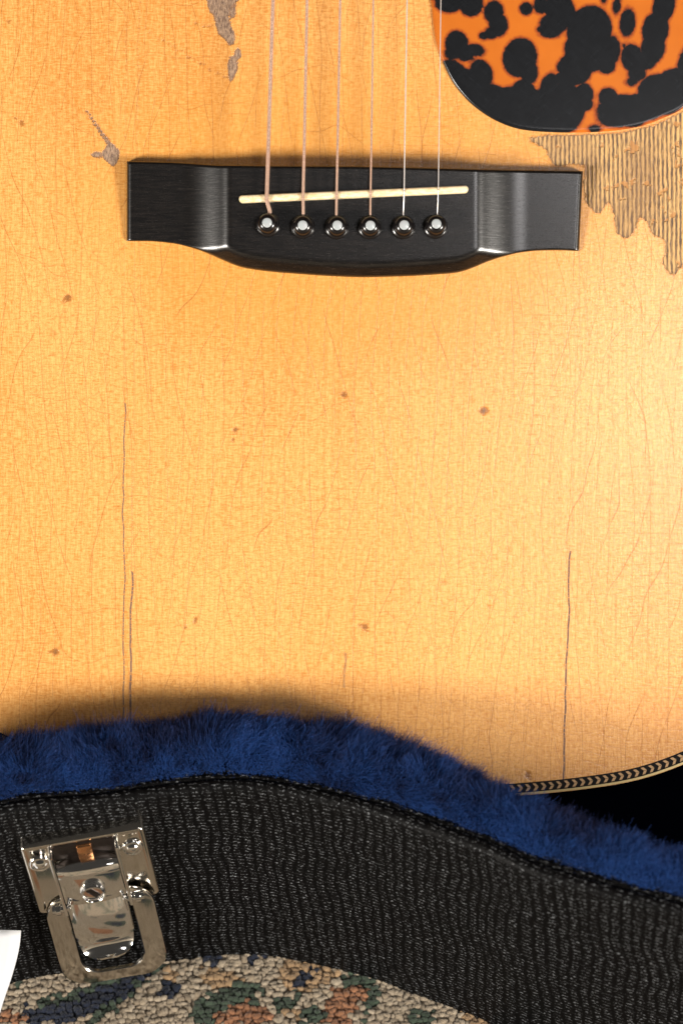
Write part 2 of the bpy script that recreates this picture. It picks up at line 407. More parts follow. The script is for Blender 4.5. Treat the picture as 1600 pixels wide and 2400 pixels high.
prof = [(dO, -0.5), (dO, 2)] + [(dO + 0.8*math.sin(math.pi*k/20), 2 + (H - 6)*k/20) for k in range(1, 20)] + [(dO, H - 4)] + \
       [(dO - 3 + 3*math.cos(R_(a)), H - 4 + 3*math.sin(R_(a))) for a in (20, 40, 60, 75, 90)] + [(dO - 3.6, H - 1.15), (dO - 3.9, H - 2.0), (dO - 4.0, H - 3.0)]
sweep(prof, M_tolex, 'side_wall', case)
# folded lip above the wall: two soft beads of vinyl
prof = [(3.4, H - 3.4)] + [(1.7 + 1.5*math.cos(R_(a)), H - 2.0 + 1.0*math.sin(R_(a))) for a in range(-10, 150, 20)] + \
       [(-1.0 + 1.5*math.cos(R_(a)), H - 1.5 + 1.1*math.sin(R_(a))) for a in range(40, 200, 20)] + [(-2.8, H - 3)]
sweep(prof, M_tolex, 'vinyl_lip', case)
# plush lining pad: a rounded roll over the inner edge
def padprof():
    P = [(0.6, H - 2.5), (-0.4, H - 0.3), (-3, H + 1.4), (-8, H + 2.3), (-13, H + 2.2), (-18, H + 0.6), (-21.5, H - 3), (-23, H - 9), (-23.5, H - 20), (-24, H - 45), (-24, 8)]
    return P
PP = catmull(padprof(), 48)
lump = [0.0]*len(Cc)
pad = sweep([tuple(p) for p in PP], M_lining, 'plush_lining', case, wob=True)
# case floor inside, far wall and ends (mostly hidden)
y0w = CASE_O[1]*1000
def box_mm(name, x0, x1, ya, yb, za, zb, mat, parent):
    V = [(x, y, z) for z in (za, zb) for x, y in ((x0, ya), (x1, ya), (x1, yb), (x0, yb))]
    F = [[3, 2, 1, 0], [4, 5, 6, 7], [0, 1, 5, 4], [1, 2, 6, 5], [2, 3, 7, 6], [3, 0, 4, 7]]
    return link(name, mesh(name, np.array(V)/1000 - CASE_O, F, mat, False), parent)
xa, xb = Cc[0][0] + 6, Cc[-1][0] - 6
fi = [tuple(Cc[i] - NO[i]*23.0) for i in range(0, len(Cc), 6)]
V = [(p[0], p[1], 8.0) for p in fi] + [(p[0], y0w + 330, 8.0) for p in fi]
n_ = len(fi); F = [[i, i+1, n_+i+1, n_+i] for i in range(n_-1)]
link('lined_floor', mesh('lined_floor', np.array(V)/1000 - CASE_O, F, M_lining, False), case)
box_mm('far_wall', xa, xb, y0w + 330, y0w + 345, -0.5, H, M_tolex, case)
box_mm('end_wall', xa - 14, xa, Cc[0][1] - 6, y0w + 345, -0.5, H, M_tolex, case)
box_mm('end_wall', xb, xb + 14, Cc[-1][1] - 6, y0w + 345, -0.5, H, M_tolex, case)

# plush pile: hair strands rooted on the pad
def lownoise(a, b, seed, f):
    r = np.random.default_rng(seed); o = np.zeros_like(a)
    for _ in range(7):
        k = r.normal(0, f, 2); o += np.sin(a*k[0] + b*k[1] + r.uniform(0, 6.28))
    return o/7**0.5
def fur():
    NH = 230000
    lo, hi = np.searchsorted(Cc[:, 0], -175), np.searchsorted(Cc[:, 0], 185)
    i = rng.uniform(lo, hi, NH); q = rng.uniform(0.0, 1.0, NH)**1.0
    i0 = i.astype(int); f = (i - i0)[:, None]
    c = Cc[i0]*(1-f) + Cc[i0+1]*f; no = NO[i0]*(1-f) + NO[i0+1]*f; tg = T[i0]; s = sL[i0] + f[:, 0]*(sL[1]-sL[0])
    Lp = np.r_[0, np.cumsum(np.linalg.norm(np.diff(PP, axis=0), axis=1))]
    pl = q*50.0 + 0.3; d = np.interp(pl, Lp, PP[:, 0]); z = np.interp(pl, Lp, PP[:, 1])
    dd = np.interp(pl + 0.5, Lp, PP[:, 0]) - np.interp(pl - 0.5, Lp, PP[:, 0]); dz = np.interp(pl + 0.5, Lp, PP[:, 1]) - np.interp(pl - 0.5, Lp, PP[:, 1])
    wd = np.interp(i, np.arange(len(Cc)), WID); d = np.where(d < 0, d*wd, d); dd = dd*wd
    nl = np.hypot(dd, dz); nd, nz = dz/nl, -dd/nl           # outward normal of the pad in (d, z)
    e = lambda k, v: np.c_[no*k[:, None], v]
    root = np.c_[c + no*d[:, None], z]
    nrm = e(nd, nz); tan3 = np.c_[tg, np.zeros(NH)]; inw = np.c_[-no, np.zeros(NH)]; up = np.array([0, 0, 1.0])
    a1, a2 = lownoise(s, pl, 3, 0.16), lownoise(s, pl, 4, 0.16); a3 = lownoise(s, pl, 5, 0.35); a4 = lownoise(s, pl, 6, 0.35); a5 = lownoise(s, pl*0, 9, 0.22)
    edge = sstep(16, 3, pl)                                  # short, flat pile by the seam
    lean_in = 0.40 + 0.30*a1 - 0.35*edge
    dirv = nrm*0.55 + inw*lean_in[:, None] + up*0.35 + tan3*(0.15 + 0.42*a2 + 0.35*a3)[:, None] + rng.normal(0, 0.30, (NH, 3))
    dirv /= np.linalg.norm(dirv, axis=1)[:, None]
    bend = tan3*(0.45*a4 + 0.2)[:, None] + inw*(0.25 + 0.3*a1)[:, None] + up*(-0.12) + rng.normal(0, 0.22, (NH, 3))
    ln = (8.0 + 0.7*a3 + 0.5*a5 + rng.normal(0, 1.7, NH))*(1 - 0.62*edge); ln = np.clip(ln*(0.2 + 0.66*wd), 1.2, 12)
    K = 6; t = np.linspace(0, 1, K)
    pts = root[:, None, :] + dirv[:, None, :]*(ln[:, None]*t)[:, :, None] + bend[:, None, :]*(ln[:, None]*0.5*t**2)[:, :, None]
    curl = rng.normal(0, 0.22, (NH, K, 3)); curl[:, 0] = 0; pts += curl
    pts = pts/1000 - CASE_O
    hc = bpy.data.hair_curves.new('plush_pile'); hc.add_curves([K]*NH)
    hc.attributes['position'].data.foreach_set('vector', pts.astype(np.float32).ravel())
    ra = hc.attributes.get('radius') or hc.attributes.new('radius', 'FLOAT', 'POINT')
    ra.data.foreach_set('value', np.tile((0.056 - 0.038*t)/1000, NH).astype(np.float32))
    ti = hc.attributes.new('tint', 'FLOAT', 'CURVE')
    ti.data.foreach_set('value', np.clip(0.32 + 0.36*lownoise(s, pl, 41, 0.11) + 0.30*a3*a4 + rng.normal(0, 0.26, NH) + 0.60*edge, 0, 1).astype(np.float32))  # tint also paints highlights: lighter patches and a bright seam edge
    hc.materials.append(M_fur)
    o = link('plush_pile', hc, pad); tag(o, kind='stuff'); return o
fur()

# ------------------------------------------------------------------ latch
best = None
for i in range(len(Cc)):
    if -120 < Cc[i][0] < -50:
        for h in np.arange(30, H, 1.0):
            p = np.array([*(Cc[i] + NO[i]*(dO + 1)), h]); q = (p - [0, 0, -FLOOR]) ; q = (p + [0, 0, FLOOR]) @ RN
            e = np.linalg.norm(proj(q) - np.array([214, 2021]))
            if best is None or e < best[0]: best = (e, i, p)
_, li, lp = best
tx = Vector((*T[li], 0)); nz = Vector((*NO[li], 0)); uz = Vector((0, 0, 1)); psi = R_(6.5)
ex = tx*math.cos(psi) + uz*math.sin(psi); ey = -tx*math.sin(psi) + uz*math.cos(psi)
LM = Matrix((ex, ey, nz)).transposed().to_4x4(); LM.translation = Vector(lp/1000 - CASE_O)
def part(name, VF, mat, parent, smooth=True, M=None):
    V, F = VF; V = np.asarray(V, float)/1000
    o = link(name, mesh(name, V, F, mat, smooth), parent)
    if M is not None: o.matrix_local = M
    return o
def autosmooth(o, deg=35):
    m = o.modifiers.new('edges', 'EDGE_SPLIT'); m.split_angle = R_(deg); return o
def bev_box(x0, x1, y0, y1, z0, z1, r=1.0, b=0.5): return slab(rrect(x0, x1, y0, y1, r), z0, z1, b)
# back plate with a deep folded rim: dished plate, taller along its top
V, F = [], []
Po = rrect(-20.2, 20.2, -17.2, 17.2, 1.8); zz = lambda Q, h: np.c_[Q, np.full(len(Q), h)]
plate = loft([zz(Po, -3.5), zz(Po, 3.1), zz(inset(Po, 0.25), 3.7), zz(inset(Po, 0.8), 4.0), zz(inset(Po, 1.8), 3.85), zz(inset(Po, 2.8), 3.5)], cap0=True, cap1=True)
latch = autosmooth(part('latch', plate, M_nickel2, case, M=LM), 40)
def sub(name, VF, mat=M_nickel, deg=35): return autosmooth(part(name, VF, mat, latch), deg)
for sx in (-1, 1):
    V, F = lathe([(3.7, 3.3), (3.6, 4.0), (3.2, 4.5), (2.8, 4.55), (2.5, 4.3), (2.3, 4.35), (1.9, 4.9), (1.2, 5.25), (0.5, 5.4), (0.1, 5.42)], 32)
    V = V + np.array([sx*15.2, 8.2, 0]); sub('rivet', (V, F), M_nickel, 89)
# channel cheeks either side of the lever, with a dark slab above it for the slot's shade
for sx in (-1, 1):
    V, F = bev_box(min(sx*10.2, sx*11.4), max(sx*10.2, sx*11.4), -15, 14.6, 3.2, 8.6, 0.5, 0.4); sub('channel_cheek', (V, F))
sub('slot', bev_box(-10.1, 10.1, 8.6, 15.0, 2.2, 4.25, 0.5, 0.2), M_hole)
sub('slot_spring', bev_box(-2.2, 2.6, 8.7, 14.5, 4.0, 5.6, 0.4, 0.4), mat_plain('copper_spring', (0.75, 0.36, 0.16), 0.25, 1.0, bump=0))
# lever: block with a rounded crown, then the curved thumb tab
def strip(path, half, thick, crown=0.0, nx=16):     # sheet swept along path (y, z)
    path = np.asarray(path, float); tg = np.gradient(path, axis=0); tg /= np.linalg.norm(tg, axis=1)[:, None]
    nn = np.stack([-tg[:, 1], tg[:, 0]], 1)*-1
    rings = []; hmax = float(np.max(half))
    xs = np.linspace(-1, 1, nx)
    for k, (p, n) in enumerate(zip(path, nn)):
        hw = half[k] if hasattr(half, '__len__') else half
        cr = crown*(hw/hmax)**2; top = [(x*hw, *(p + n*(cr*(1 - abs(x)**3.0) - cr))) for x in xs]
        bot = [(x*hw, *(p + n*(cr*(1 - abs(x)**3.0) - cr - thick))) for x in xs[::-1]]
        rings.append(np.array(top + bot))
    V, F = loft(rings, cap0=True, cap1=True)
    return V, [f[::-1] for f in F]
sub('lever', strip([(8.9, 3.9), (9.2, 6.5), (8.8, 8.9), (7.9, 9.7), (4, 10.0), (-2, 10.0), (-8.6, 9.8), (-9.4, 9.2)], 10.0, 1.2, 1.3), M_nickel, 50)
V, F = lathe([(4.3, 8.5), (4.2, 11.6), (4.0, 12.1), (3.5, 12.2), (3.2, 11.9), (3.05, 11.0), (1.0, 10.9)], 36); V[:, 1] -= 2.2
sub('lock_barrel', (V, F), M_nickel, 40)
V, F = bev_box(-1.1, 1.1, -2.7, 2.7, 10.8, 11.25, 1.0, 0.1)
a = R_(38); V = np.c_[V[:, 0]*math.cos(a) - V[:, 1]*math.sin(a), V[:, 0]*math.sin(a) + V[:, 1]*math.cos(a) - 2.2, V[:, 2]]
sub('keyhole', (V, F), M_hole, 40)
th = np.linspace(0, 1, 22)
path = [(-8.6 - 17.5*t, 9.6 + 3.2*math.sin(t*math.pi*0.62)) for t in th]
y_, z_ = path[-1]
path += [(y_ - 3.4*math.sin(R_(a)), z_ + 0.3 + 3.6*(1 - math.cos(R_(a)))) for a in (15, 30, 45, 60, 75, 88)]
half = [9.6]*18 + list(np.linspace(9.6, 9.2, 4)) + [9.0, 8.7, 8.0, 6.9, 5.2, 2.6]
sub('thumb_tab', strip(path, half, 1.0, 1.9), M_nickel, 60)
for sx in (-1, 1):
    V, F = bev_box(min(sx*8.6, sx*9.7), max(sx*8.6, sx*9.7), -25.5, -9, 4.0, 10.0, 0.5, 0.4); sub('tab_flange', (V, F))
    a = np.linspace(0, 2*np.pi, 20, endpoint=False)
    ring = lambda x, r: np.c_[np.full(20, x), -13.0 + r*np.cos(a), 6.2 + r*np.sin(a)]
    r0 = [ring(sx*9.4, 1.5), ring(sx*12.2, 1.5), ring(sx*12.4, 2.2), ring(sx*14.0, 2.2), ring(sx*14.2, 1.6), ring(sx*15.2, 1.5)]
    V, F = loft(r0, cap0=True, cap1=True); sub('pivot_pin', (V, F), M_nickel, 40)
# the pull loop: a flat frame, hanging a little proud of the wall
Oo = rrect(-18, 18, -50.5, -9.0, 9.0, 10); Io = rrect(-10.6, 10.6, -45.3, -11.5, 6.2, 10)
n2 = len(Oo)
rings = [zz(Io, 0), zz(inset(Io, -0.2), 0.9), zz(inset(Io, -0.5), 1.15), zz(inset(Oo, 0.5), 1.15), zz(inset(Oo, 0.15), 0.95), zz(Oo, 0.5), zz(Oo, 0.0), zz(Io, 0)]
V, F = loft(rings); F = [f[::-1] for f in F]
V[:, 2] += 4.4 + (-9 - V[:, 1])*0.10
sub('pull_loop', (V, F), M_nickel2, 30)

# ================================================================== CARPET PILE
PLANE = FLOOR
def fpoly(pts): return W(np.array([px_plane(a, b, PLANE) for a, b in pts]))[:, :2]*1000
z7 = lambda p: zoomed(0, 2200, .4464, p); z3 = lambda p: zoomed(400, 1960, .7653, p)
NAVY = [z7([(115, 372), (180, 410), (400, 360), (500, 300), (640, 240), (790, 200), (770, 235), (690, 280), (680, 330), (590, 360), (540, 410), (440, 440), (380, 480), (150, 480)]),
        z7([(885, 265), (940, 248), (955, 320), (925, 348), (840, 345), (850, 325), (890, 325)]), z7([(1065, 130), (1130, 118), (1160, 150), (1150, 182), (1100, 175)]),
        z7([(1300, 128), (1340, 120), (1350, 158), (1310, 165)]), z7([(1375, 105), (1422, 105), (1418, 138), (1378, 138)]),
        z3([(368, 447), (400, 440), (415, 422), (444, 425), (438, 455), (405, 485), (372, 465)]), z3([(-20, 458), (22, 462), (34, 482), (22, 515), (-20, 512)])]
GREEN = [z7([(195, 335), (330, 330), (430, 285), (560, 230), (660, 225), (600, 290), (500, 305), (400, 365), (195, 425)]), z7([(650, 270), (800, 150), (875, 145), (860, 190), (760, 270), (700, 330), (640, 315)]),
         z7([(590, 360), (690, 335), (620, 410), (500, 480), (430, 480)]), z7([(80, 265), (130, 260), (120, 290), (95, 285)]),
         z3([(62, 530), (130, 508), (200, 468), (288, 463), (290, 490), (262, 500), (296, 550), (230, 520), (150, 548), (125, 600), (70, 600)]),
         z3([(312, 520), (392, 500), (400, 530), (360, 560), (330, 560)]), z3([(490, 458), (560, 432), (640, 470), (652, 505), (612, 548), (580, 600), (605, 482), (556, 476)]),
         z3([(405, 545), (470, 530), (470, 600), (400, 600)]), z3([(750, 560), (812, 555), (800, 600), (740, 600)])]
ORANGE = [z3([(135, 590), (160, 545), (230, 513), (300, 552), (310, 600), (140, 600)]), z3([(440, 600), (480, 500), (560, 475), (606, 480), (600, 530), (552, 550), (560, 600)]), z7([(-10, 430), (140, 418), (155, 480), (-10, 480)])]
TAN = [z7([(855, 200), (930, 190), (945, 235), (880, 262)]), z7([(1065, 180), (1150, 185), (1150, 210), (1070, 205)]), z3([(340, 395), (440, 395), (520, 440), (480, 470), (440, 490), (350, 490), (330, 440)]), z3([(330, 560), (360, 540), (405, 560), (390, 580)])]
def pile():
    sp = 2.05; pts = []
    ys = np.arange(y0w - 165, y0w + 40, sp*0.87)
    for r, yy in enumerate(ys):
        for xx in np.arange(-200, 215, sp): pts.append((xx + (r % 2)*sp/2, yy))
    P = np.array(pts) + rng.normal(0, 0.42, (len(pts), 2))
    yc = np.interp(P[:, 0], Cc[:, 0], Cc[:, 1]); P = P[P[:, 1] < yc - dO + 2.0]
    n = len(P); J = P + rng.normal(0, 0.7, P.shape)
    def ins(polys): return np.min([polysd(J, fpoly(p)) for p in polys], axis=0) < 0
    col = np.empty((n, 3)); v = rng.uniform(0, 1, n)[:, None]
    col[:] = np.array([.33, .26, .18])*(1 - v) + np.array([.41, .34, .25])*v
    lown = lownoise(P[:, 0], P[:, 1], 21, 0.10); col[lown > 1.5] = (.345, .225, .122)
    far = (P[:, 1] < fpoly([(0, 2420)])[0, 1]) | (P[:, 0] < -125) | (P[:, 0] > 60)
    l2 = lownoise(P[:, 0], P[:, 1], 31, 0.07); col[far & (l2 > 0.7)] = (.055, .075, .05); col[far & (l2 > 1.2)] = (.016, .021, .040); col[far & (l2 < -1.1)] = (.36, .17, .08)
    for polys, c in ((TAN, (.345, .225, .122)), (ORANGE, (.29, .135, .068)), (GREEN, (.046, .066, .044)), (NAVY, (.014, .019, .036))):
        k = ins(polys); col[k] = np.array(c)*rng.uniform(0.8, 1.25, (k.sum(), 1))
    seg = 7; a = np.linspace(0, 2*np.pi, seg, endpoint=False)
    prof = [(0.92, 0.0), (1.0, 0.6), (0.9, 0.83), (0.52, 0.97)]
    base = np.vstack([np.stack([r*np.cos(a + .4*k), r*np.sin(a + .4*k), np.full(seg, h)], 1) for k, (r, h) in enumerate(prof)] + [[(0, 0, 1.0)]])
    bf = [];
    for r in range(3):
        for i in range(seg): j = (i+1) % seg; bf += [[r*seg+i, r*seg+j, (r+1)*seg+j, (r+1)*seg+i]]
    tri = [[3*seg+i, 3*seg+(i+1) % seg, 4*seg] for i in range(seg)]
    nb = len(base); rad = rng.uniform(1.5, 2.05, n); hgt = rng.uniform(3.7, 4.4, n); ang = rng.uniform(0, 6.28, n)
    jit = rng.normal(0, 0.075, (n, nb, 3))
    B = base[None] + jit*np.array([1, 1, 0.25])
    cx, sx = np.cos(ang)[:, None], np.sin(ang)[:, None]; asp = rng.uniform(0.85, 1.3, n)[:, None]
    X = B[:, :, 0]*asp; Y = B[:, :, 1]/asp
    V = np.stack([(X*cx - Y*sx)*rad[:, None] + P[:, :1], (X*sx + Y*cx)*rad[:, None] + P[:, 1:], B[:, :, 2]*hgt[:, None]], -1).reshape(-1, 3)
    o = np.arange(n)[:, None, None]*nb
    F = (np.array(bf)[None] + o).reshape(-1, 4).tolist() + (np.array(tri)[None] + o).reshape(-1, 3).tolist()
    C = np.repeat(np.c_[col, np.ones(n)], nb, axis=0)
    tag(link('carpet_pile', mesh('carpet_pile', V/1000, F, M_tuft, True, {'tone': C})), kind='stuff')
pile()

# ================================================================== PAPER
def paper():
    right = catmull([(50, 2181), (47, 2212), (40, 2247), (26, 2296), (8, 2349), (-8, 2405), (-22, 2470), (-30, 2560)], 24)
    V = []
    nx = 16
    for k, (rx, ry) in enumerate(right):
        t = k/23.0; zz_ = 13.0 + 13*t + 3.0*math.sin(t*3.1)
        for i in range(nx + 1):
            u = i/nx; x = rx*(1-u) + (-520)*u; y = ry - 8*u - 10*u*(1-t)
            V.append(px(x, y, zz_ + 34*u + 2.5*math.sin(u*2.6)*(1-t) + 1.8*(1-u)**6))
    V = W(np.array(V)); o0 = Vector(V[-1]); o0.z = min(v[2] for v in V)
    o = link('paper_sheet', mesh('paper_sheet', V - np.array(o0), grid_faces(len(right), nx+1), M_paper), loc=o0)
    s = o.modifiers.new('thickness', 'SOLIDIFY'); s.thickness = 0.0003; s.offset = 0
    tag(o, 'blank white paper sheet with a curling edge leaning on the case at the left', 'paper')
paper()

# ================================================================== GUITAR
gt = link('acoustic_guitar', None)
gt.matrix_world = Matrix.Translation(W1(BASE)) @ ROT.to_4x4()
tag(gt, 'worn amber acoustic guitar with black bridge and tortoise pickguard resting in the case', 'guitar')
BX = [-200, -196, -186, -160, -138, -114, -90, -60, -20, 20, 45, 66, 93.6, 114, 138, 160, 186, 196, 200]
BY = [60, 20, -8, -45, -64, -78.5, -88.3, -94.2, -96.6, -96.6, -95.8, -94.4, -90.9, -84.7, -70, -50, -8, 20, 60]
xs = np.unique(np.r_[np.linspace(-200, -186, 24), np.linspace(-186, -120, 60), np.linspace(-120, 122, 290), np.linspace(122, 186, 60), np.linspace(186, 200, 24)])
yb = pchip(BX, BY, xs); kern = np.ones(9)/9
ybs = np.r_[yb[:4], np.convolve(yb, kern, 'valid'), yb[-4:]]; m_ = np.abs(xs) < 150; yb[m_] = ybs[m_]
YS = [60, 110, 160, 200, 240, 290, 340, 380, 400]; WS = [200, 199, 178, 150, 138, 146, 148, 128, 70]
rows_lo = np.linspace(0, 1, 150); rows_hi = np.r_[np.linspace(62, 185, 110), np.linspace(190, 400, 40)]
V = []
for x, y0 in zip(xs, yb):
    for t in rows_lo: V.append((x, y0 + (60 - y0)*t, 0))
    for y in rows_hi: V.append((x/200*float(pchip(YS, WS, y)), y, 0))
V = np.array(V); nrow = len(rows_lo) + len(rows_hi)
xy = V[:, :2]
zc = lambda p: zoomed(980, 0, .3954, p)
WEAR = [zc([(640, 822), (700, 812), (760, 803), (1000, 800), (1200, 788), (1400, 742), (1568, 660), (1800, 500), (1950, 700), (1950, 1300), (1700, 1500), (1568, 1560), (1540, 1600), (1505, 1632), (1470, 1605), (1440, 1545), (1468, 1500), (1455, 1420), (1380, 1385), (1355, 1310), (1310, 1282), (1285, 1345), (1262, 1392), (1222, 1412), (1172, 1375), (1158, 1270), (1130, 1190), (1100, 1225), (1078, 1262), (1042, 1258), (1012, 1215), (990, 1195), (978, 1100), (990, 985), (900, 968), (845, 988), (800, 975), (775, 930), (752, 880), (700, 855)])]
z5 = lambda p: zoomed(0, 0, .408, p)
NICK = [z5([(1170, -60), (1190, 0), (1205, 65), (1230, 85), (1240, 135), (1258, 195), (1290, 222), (1318, 258), (1345, 252), (1350, 200), (1325, 150), (1312, 100), (1318, 50), (1370, 0), (1380, -60)]),
        z5([(1318, 38), (1350, 38), (1352, 80), (1340, 106), (1322, 95)]), z5([(1352, 285), (1368, 275), (1386, 300), (1382, 335), (1362, 345), (1350, 320)]),
        z5([(1318, 330), (1345, 322), (1362, 350), (1364, 400), (1345, 440), (1328, 472), (1314, 440), (1310, 380)]),
        z5([(490, 632), (506, 640), (560, 715), (590, 760), (632, 815), (660, 840), (688, 870), (680, 915), (655, 958), (630, 940), (600, 912), (582, 880), (610, 850), (618, 825), (580, 775), (545, 715), (510, 660)]),
        z5([(512, 880), (560, 872), (585, 885), (575, 905), (540, 900)])]
SPOT = [(160, 698, 9), (150, 706, 5), (806, 925, 8), (1132, 963, 10), (1142, 961, 5), (553, 1007, 7), (547, 1031, 5), (522, 1113, 4), (131, 1527, 9), (118, 1528, 4), (855, 1469, 8), (843, 1466, 5), (861, 1476, 5), (459, 1449, 5), (456, 1459, 4), (435, 1469, 5), (814, 1668, 6), (816, 1680, 7), (813, 1692, 5), (1236, 1816, 8), (1240, 1824, 6),
        (52, 288, 7), (38, 278, 4), (20, 50, 6), (823, 855, 3), (415, 1432, 3), (262, 45, 3)]
rs = np.random.default_rng(5)
for k in range(26):                         # chain of dents of the long slanting scratch
    t = k/25; SPOT.append((340 + 195*t + rs.normal(0, 2), 68 + 118*t + rs.normal(0, 2), rs.uniform(2.0, 3.6)))
for k in range(10): t = k/9; SPOT.append((455 + 55*t + rs.normal(0, 3), 55 + 8*t + rs.normal(0, 3), rs.uniform(1.5, 3.5)))
def vnoise(P, f, seed, octv=3):                 # smooth value noise, about -1..1
    o = np.zeros(len(P)); a = 1.0
    for k in range(octv):
        tab = np.random.default_rng(seed*17 + k).uniform(-1, 1, (256, 256)); q = P*np.array(f)*2**k + 1000
        i = np.floor(q).astype(int); t = q - i; t = t*t*(3 - 2*t); i &= 255; j = (i + 1) & 255
        o += a*((tab[i[:, 0], i[:, 1]]*(1-t[:, 0]) + tab[j[:, 0], i[:, 1]]*t[:, 0])*(1-t[:, 1]) + (tab[i[:, 0], j[:, 1]]*(1-t[:, 0]) + tab[j[:, 0], j[:, 1]]*t[:, 0])*t[:, 1]); a *= 0.5
    return o
WARP = np.stack([vnoise(xy, (0.034, 0.013), 1), vnoise(xy, (0.034, 0.016), 2), vnoise(xy, (0.045, 0.020), 3)], 1)
PATCH = np.stack([vnoise(xy, (0.06, 0.03), 4), vnoise(xy, (0.06, 0.035), 5), vnoise(xy, (0.022, 0.014), 6)], 1)
CR = []
for x0, y0, y1, slope, sd in ((-72.6, 37.0, -75.0, 0.004, 11), (-70.2, -19.5, -75.0, 0.012, 12), (76.5, -13.0, -93.0, 0.033, 13), (1.1, -47.0, -59.0, 0.03, 14)):
    f = xy[:, 0] - (x0 + (xy[:, 1] - y0)*slope + vnoise(np.c_[xy[:, 1], xy[:, 1]*0 + 0.5], (0.09, 1), sd, 4)*0.42)
    CR.append(np.where((xy[:, 1] < y0) & (xy[:, 1] > y1), f, f + np.sign(f)*4.0))
for k in range(14): t = k/13; SPOT.append((199 + 60*t + rs.normal(0, 1), 258 + 78*t + rs.normal(0, 1), 3.0 + 2.5*t))
def attr_min(polys): return np.clip(np.min([polysd(xy, mm2(p)) for p in polys], axis=0), -20, 8)
spot = np.full(len(xy), 8.0)
for a, b, r in SPOT:
    c = px(a, b)[:2]; spot = np.minimum(spot, np.linalg.norm(xy - c, axis=1) - r/S)
link('soundboard', mesh('soundboard', gl(V), grid_faces(len(xs), nrow), M_top, True, {'wear': attr_min(WEAR), 'nick': attr_min(NICK), 'spot': spot, 'warp': WARP, 'patch': PATCH, 'crack': np.stack(CR[:3], 1), 'crackb': CR[3]}), gt)
# outline of the body, tail to shoulders
low = np.c_[xs, yb]; ru = rows_hi
right = np.c_[pchip(YS, WS, ru), ru]; left = np.c_[-pchip(YS, WS, ru), ru][::-1]
OUT = np.vstack([low, right, left]); OUT = OUT[np.r_[True, np.linalg.norm(np.diff(OUT, axis=0), axis=1) > 0.05]]
zr = lambda Q, h: np.c_[Q, np.full(len(Q), float(h))]
Vs, Fs = loft([zr(inset(OUT, 0.9), -88), zr(inset(OUT, 0.4), -87), zr(inset(OUT, 0.2), -6.0)], cap0=True)
link('body_side', mesh('body_side', gl(Vs), Fs, M_rose, False), gt)
Vs, Fs = loft([zr(inset(OUT, 0.15), -6.0), zr(inset(OUT, -0.05), -5.8), zr(inset(OUT, -0.05), -0.25), zr(inset(OUT, 0.15), 0.05), zr(inset(OUT, 0.85), 0.10)])
link('binding', mesh('binding', gl(Vs), Fs, M_ivory, True), gt)
Vs, Fs = loft([zr(inset(OUT, 0.85), 0.02), zr(inset(OUT, 0.87), 0.07), zr(inset(OUT, 4.1), 0.07), zr(inset(OUT, 4.15), -0.02)])
purf = link('purfling', mesh('purfling', gl(Vs), Fs, M_purf, False), gt)
# herringbone: every chevron of the visible lower edge is an inlaid piece
cl = inset(OUT, 2.45); cl = cl[:len(low)]
Lc = np.r_[0, np.cumsum(np.linalg.norm(np.diff(cl, axis=0), axis=1))]
chev = []
for sg in (1, -1):
    q = [(-0.95, 1.18), (0.05, 1.18), (0.95, 0.06), (-0.10, 0.06)]
    q = [(a, b*sg) for a, b in q]; chev.append(q if sg < 0 else q[::-1])
cv, cf = [], []
for q in chev:
    b0 = len(cv); cv += [(a, b, 0.0) for a, b in q] + [(a*0.97, b*0.98, 0.035) for a, b in q]
    cf += [[b0+4, b0+5, b0+6, b0+7]] + [[b0+i, b0+(i+1) % 4, b0+4+(i+1) % 4, b0+4+i] for i in range(4)]
cme = mesh('chevron', np.array(cv)/1000, cf, M_maple, False)
s0, s1 = np.interp(-150, cl[:, 0], Lc), np.interp(155, cl[:, 0], Lc)
for s_ in np.arange(s0, s1, 2.62):
    p = np.array([np.interp(s_, Lc, cl[:, k]) for k in (0, 1)]); e = np.array([np.interp(s_ + 1, Lc, cl[:, k]) for k in (0, 1)]) - p
    o = link('chevron', cme, purf); o.location = gl([*p, 0.085]); o.rotation_euler = (0, 0, math.atan2(e[1], e[0]))

# ---- bridge
tx_ = [297.8, 403, 518, 700, 800, 915, 1144, 1280, 1365]; ty_ = [377.5, 380, 386.5, 388.5, 389, 391, 397, 399.5, 401]
bx_ = [297.5, 345.7, 403, 449, 487, 525.5, 556, 575, 632.7, 709, 786, 850, 953, 1029.6, 1068, 1087, 1106, 1144, 1182.7, 1221, 1259, 1305, 1356]
by_ = [564.6, 564.8, 569.6, 580, 593, 610, 622.4, 627.5, 635.8, 642, 647, 649, 646.5, 642, 638.5, 634, 627.5, 611.7, 599.5, 591, 587, 586, 588]
NU, NV = 230, 70
u = np.linspace(0, 1, NU); u = u + 0.0; v = np.linspace(0, 1, NV)
u = np.r_[0, np.linspace(0.002, 0.012, 6), np.linspace(0.016, 0.984, NU - 14), np.linspace(0.988, 0.998, 6), 1]; NU = len(u)
v = np.r_[0, np.linspace(0.006, 0.05, 8), np.linspace(0.06, 0.93, 56), np.linspace(0.94, 0.994, 10), 1]; NV = len(v)
G = np.zeros((NU, NV, 3))
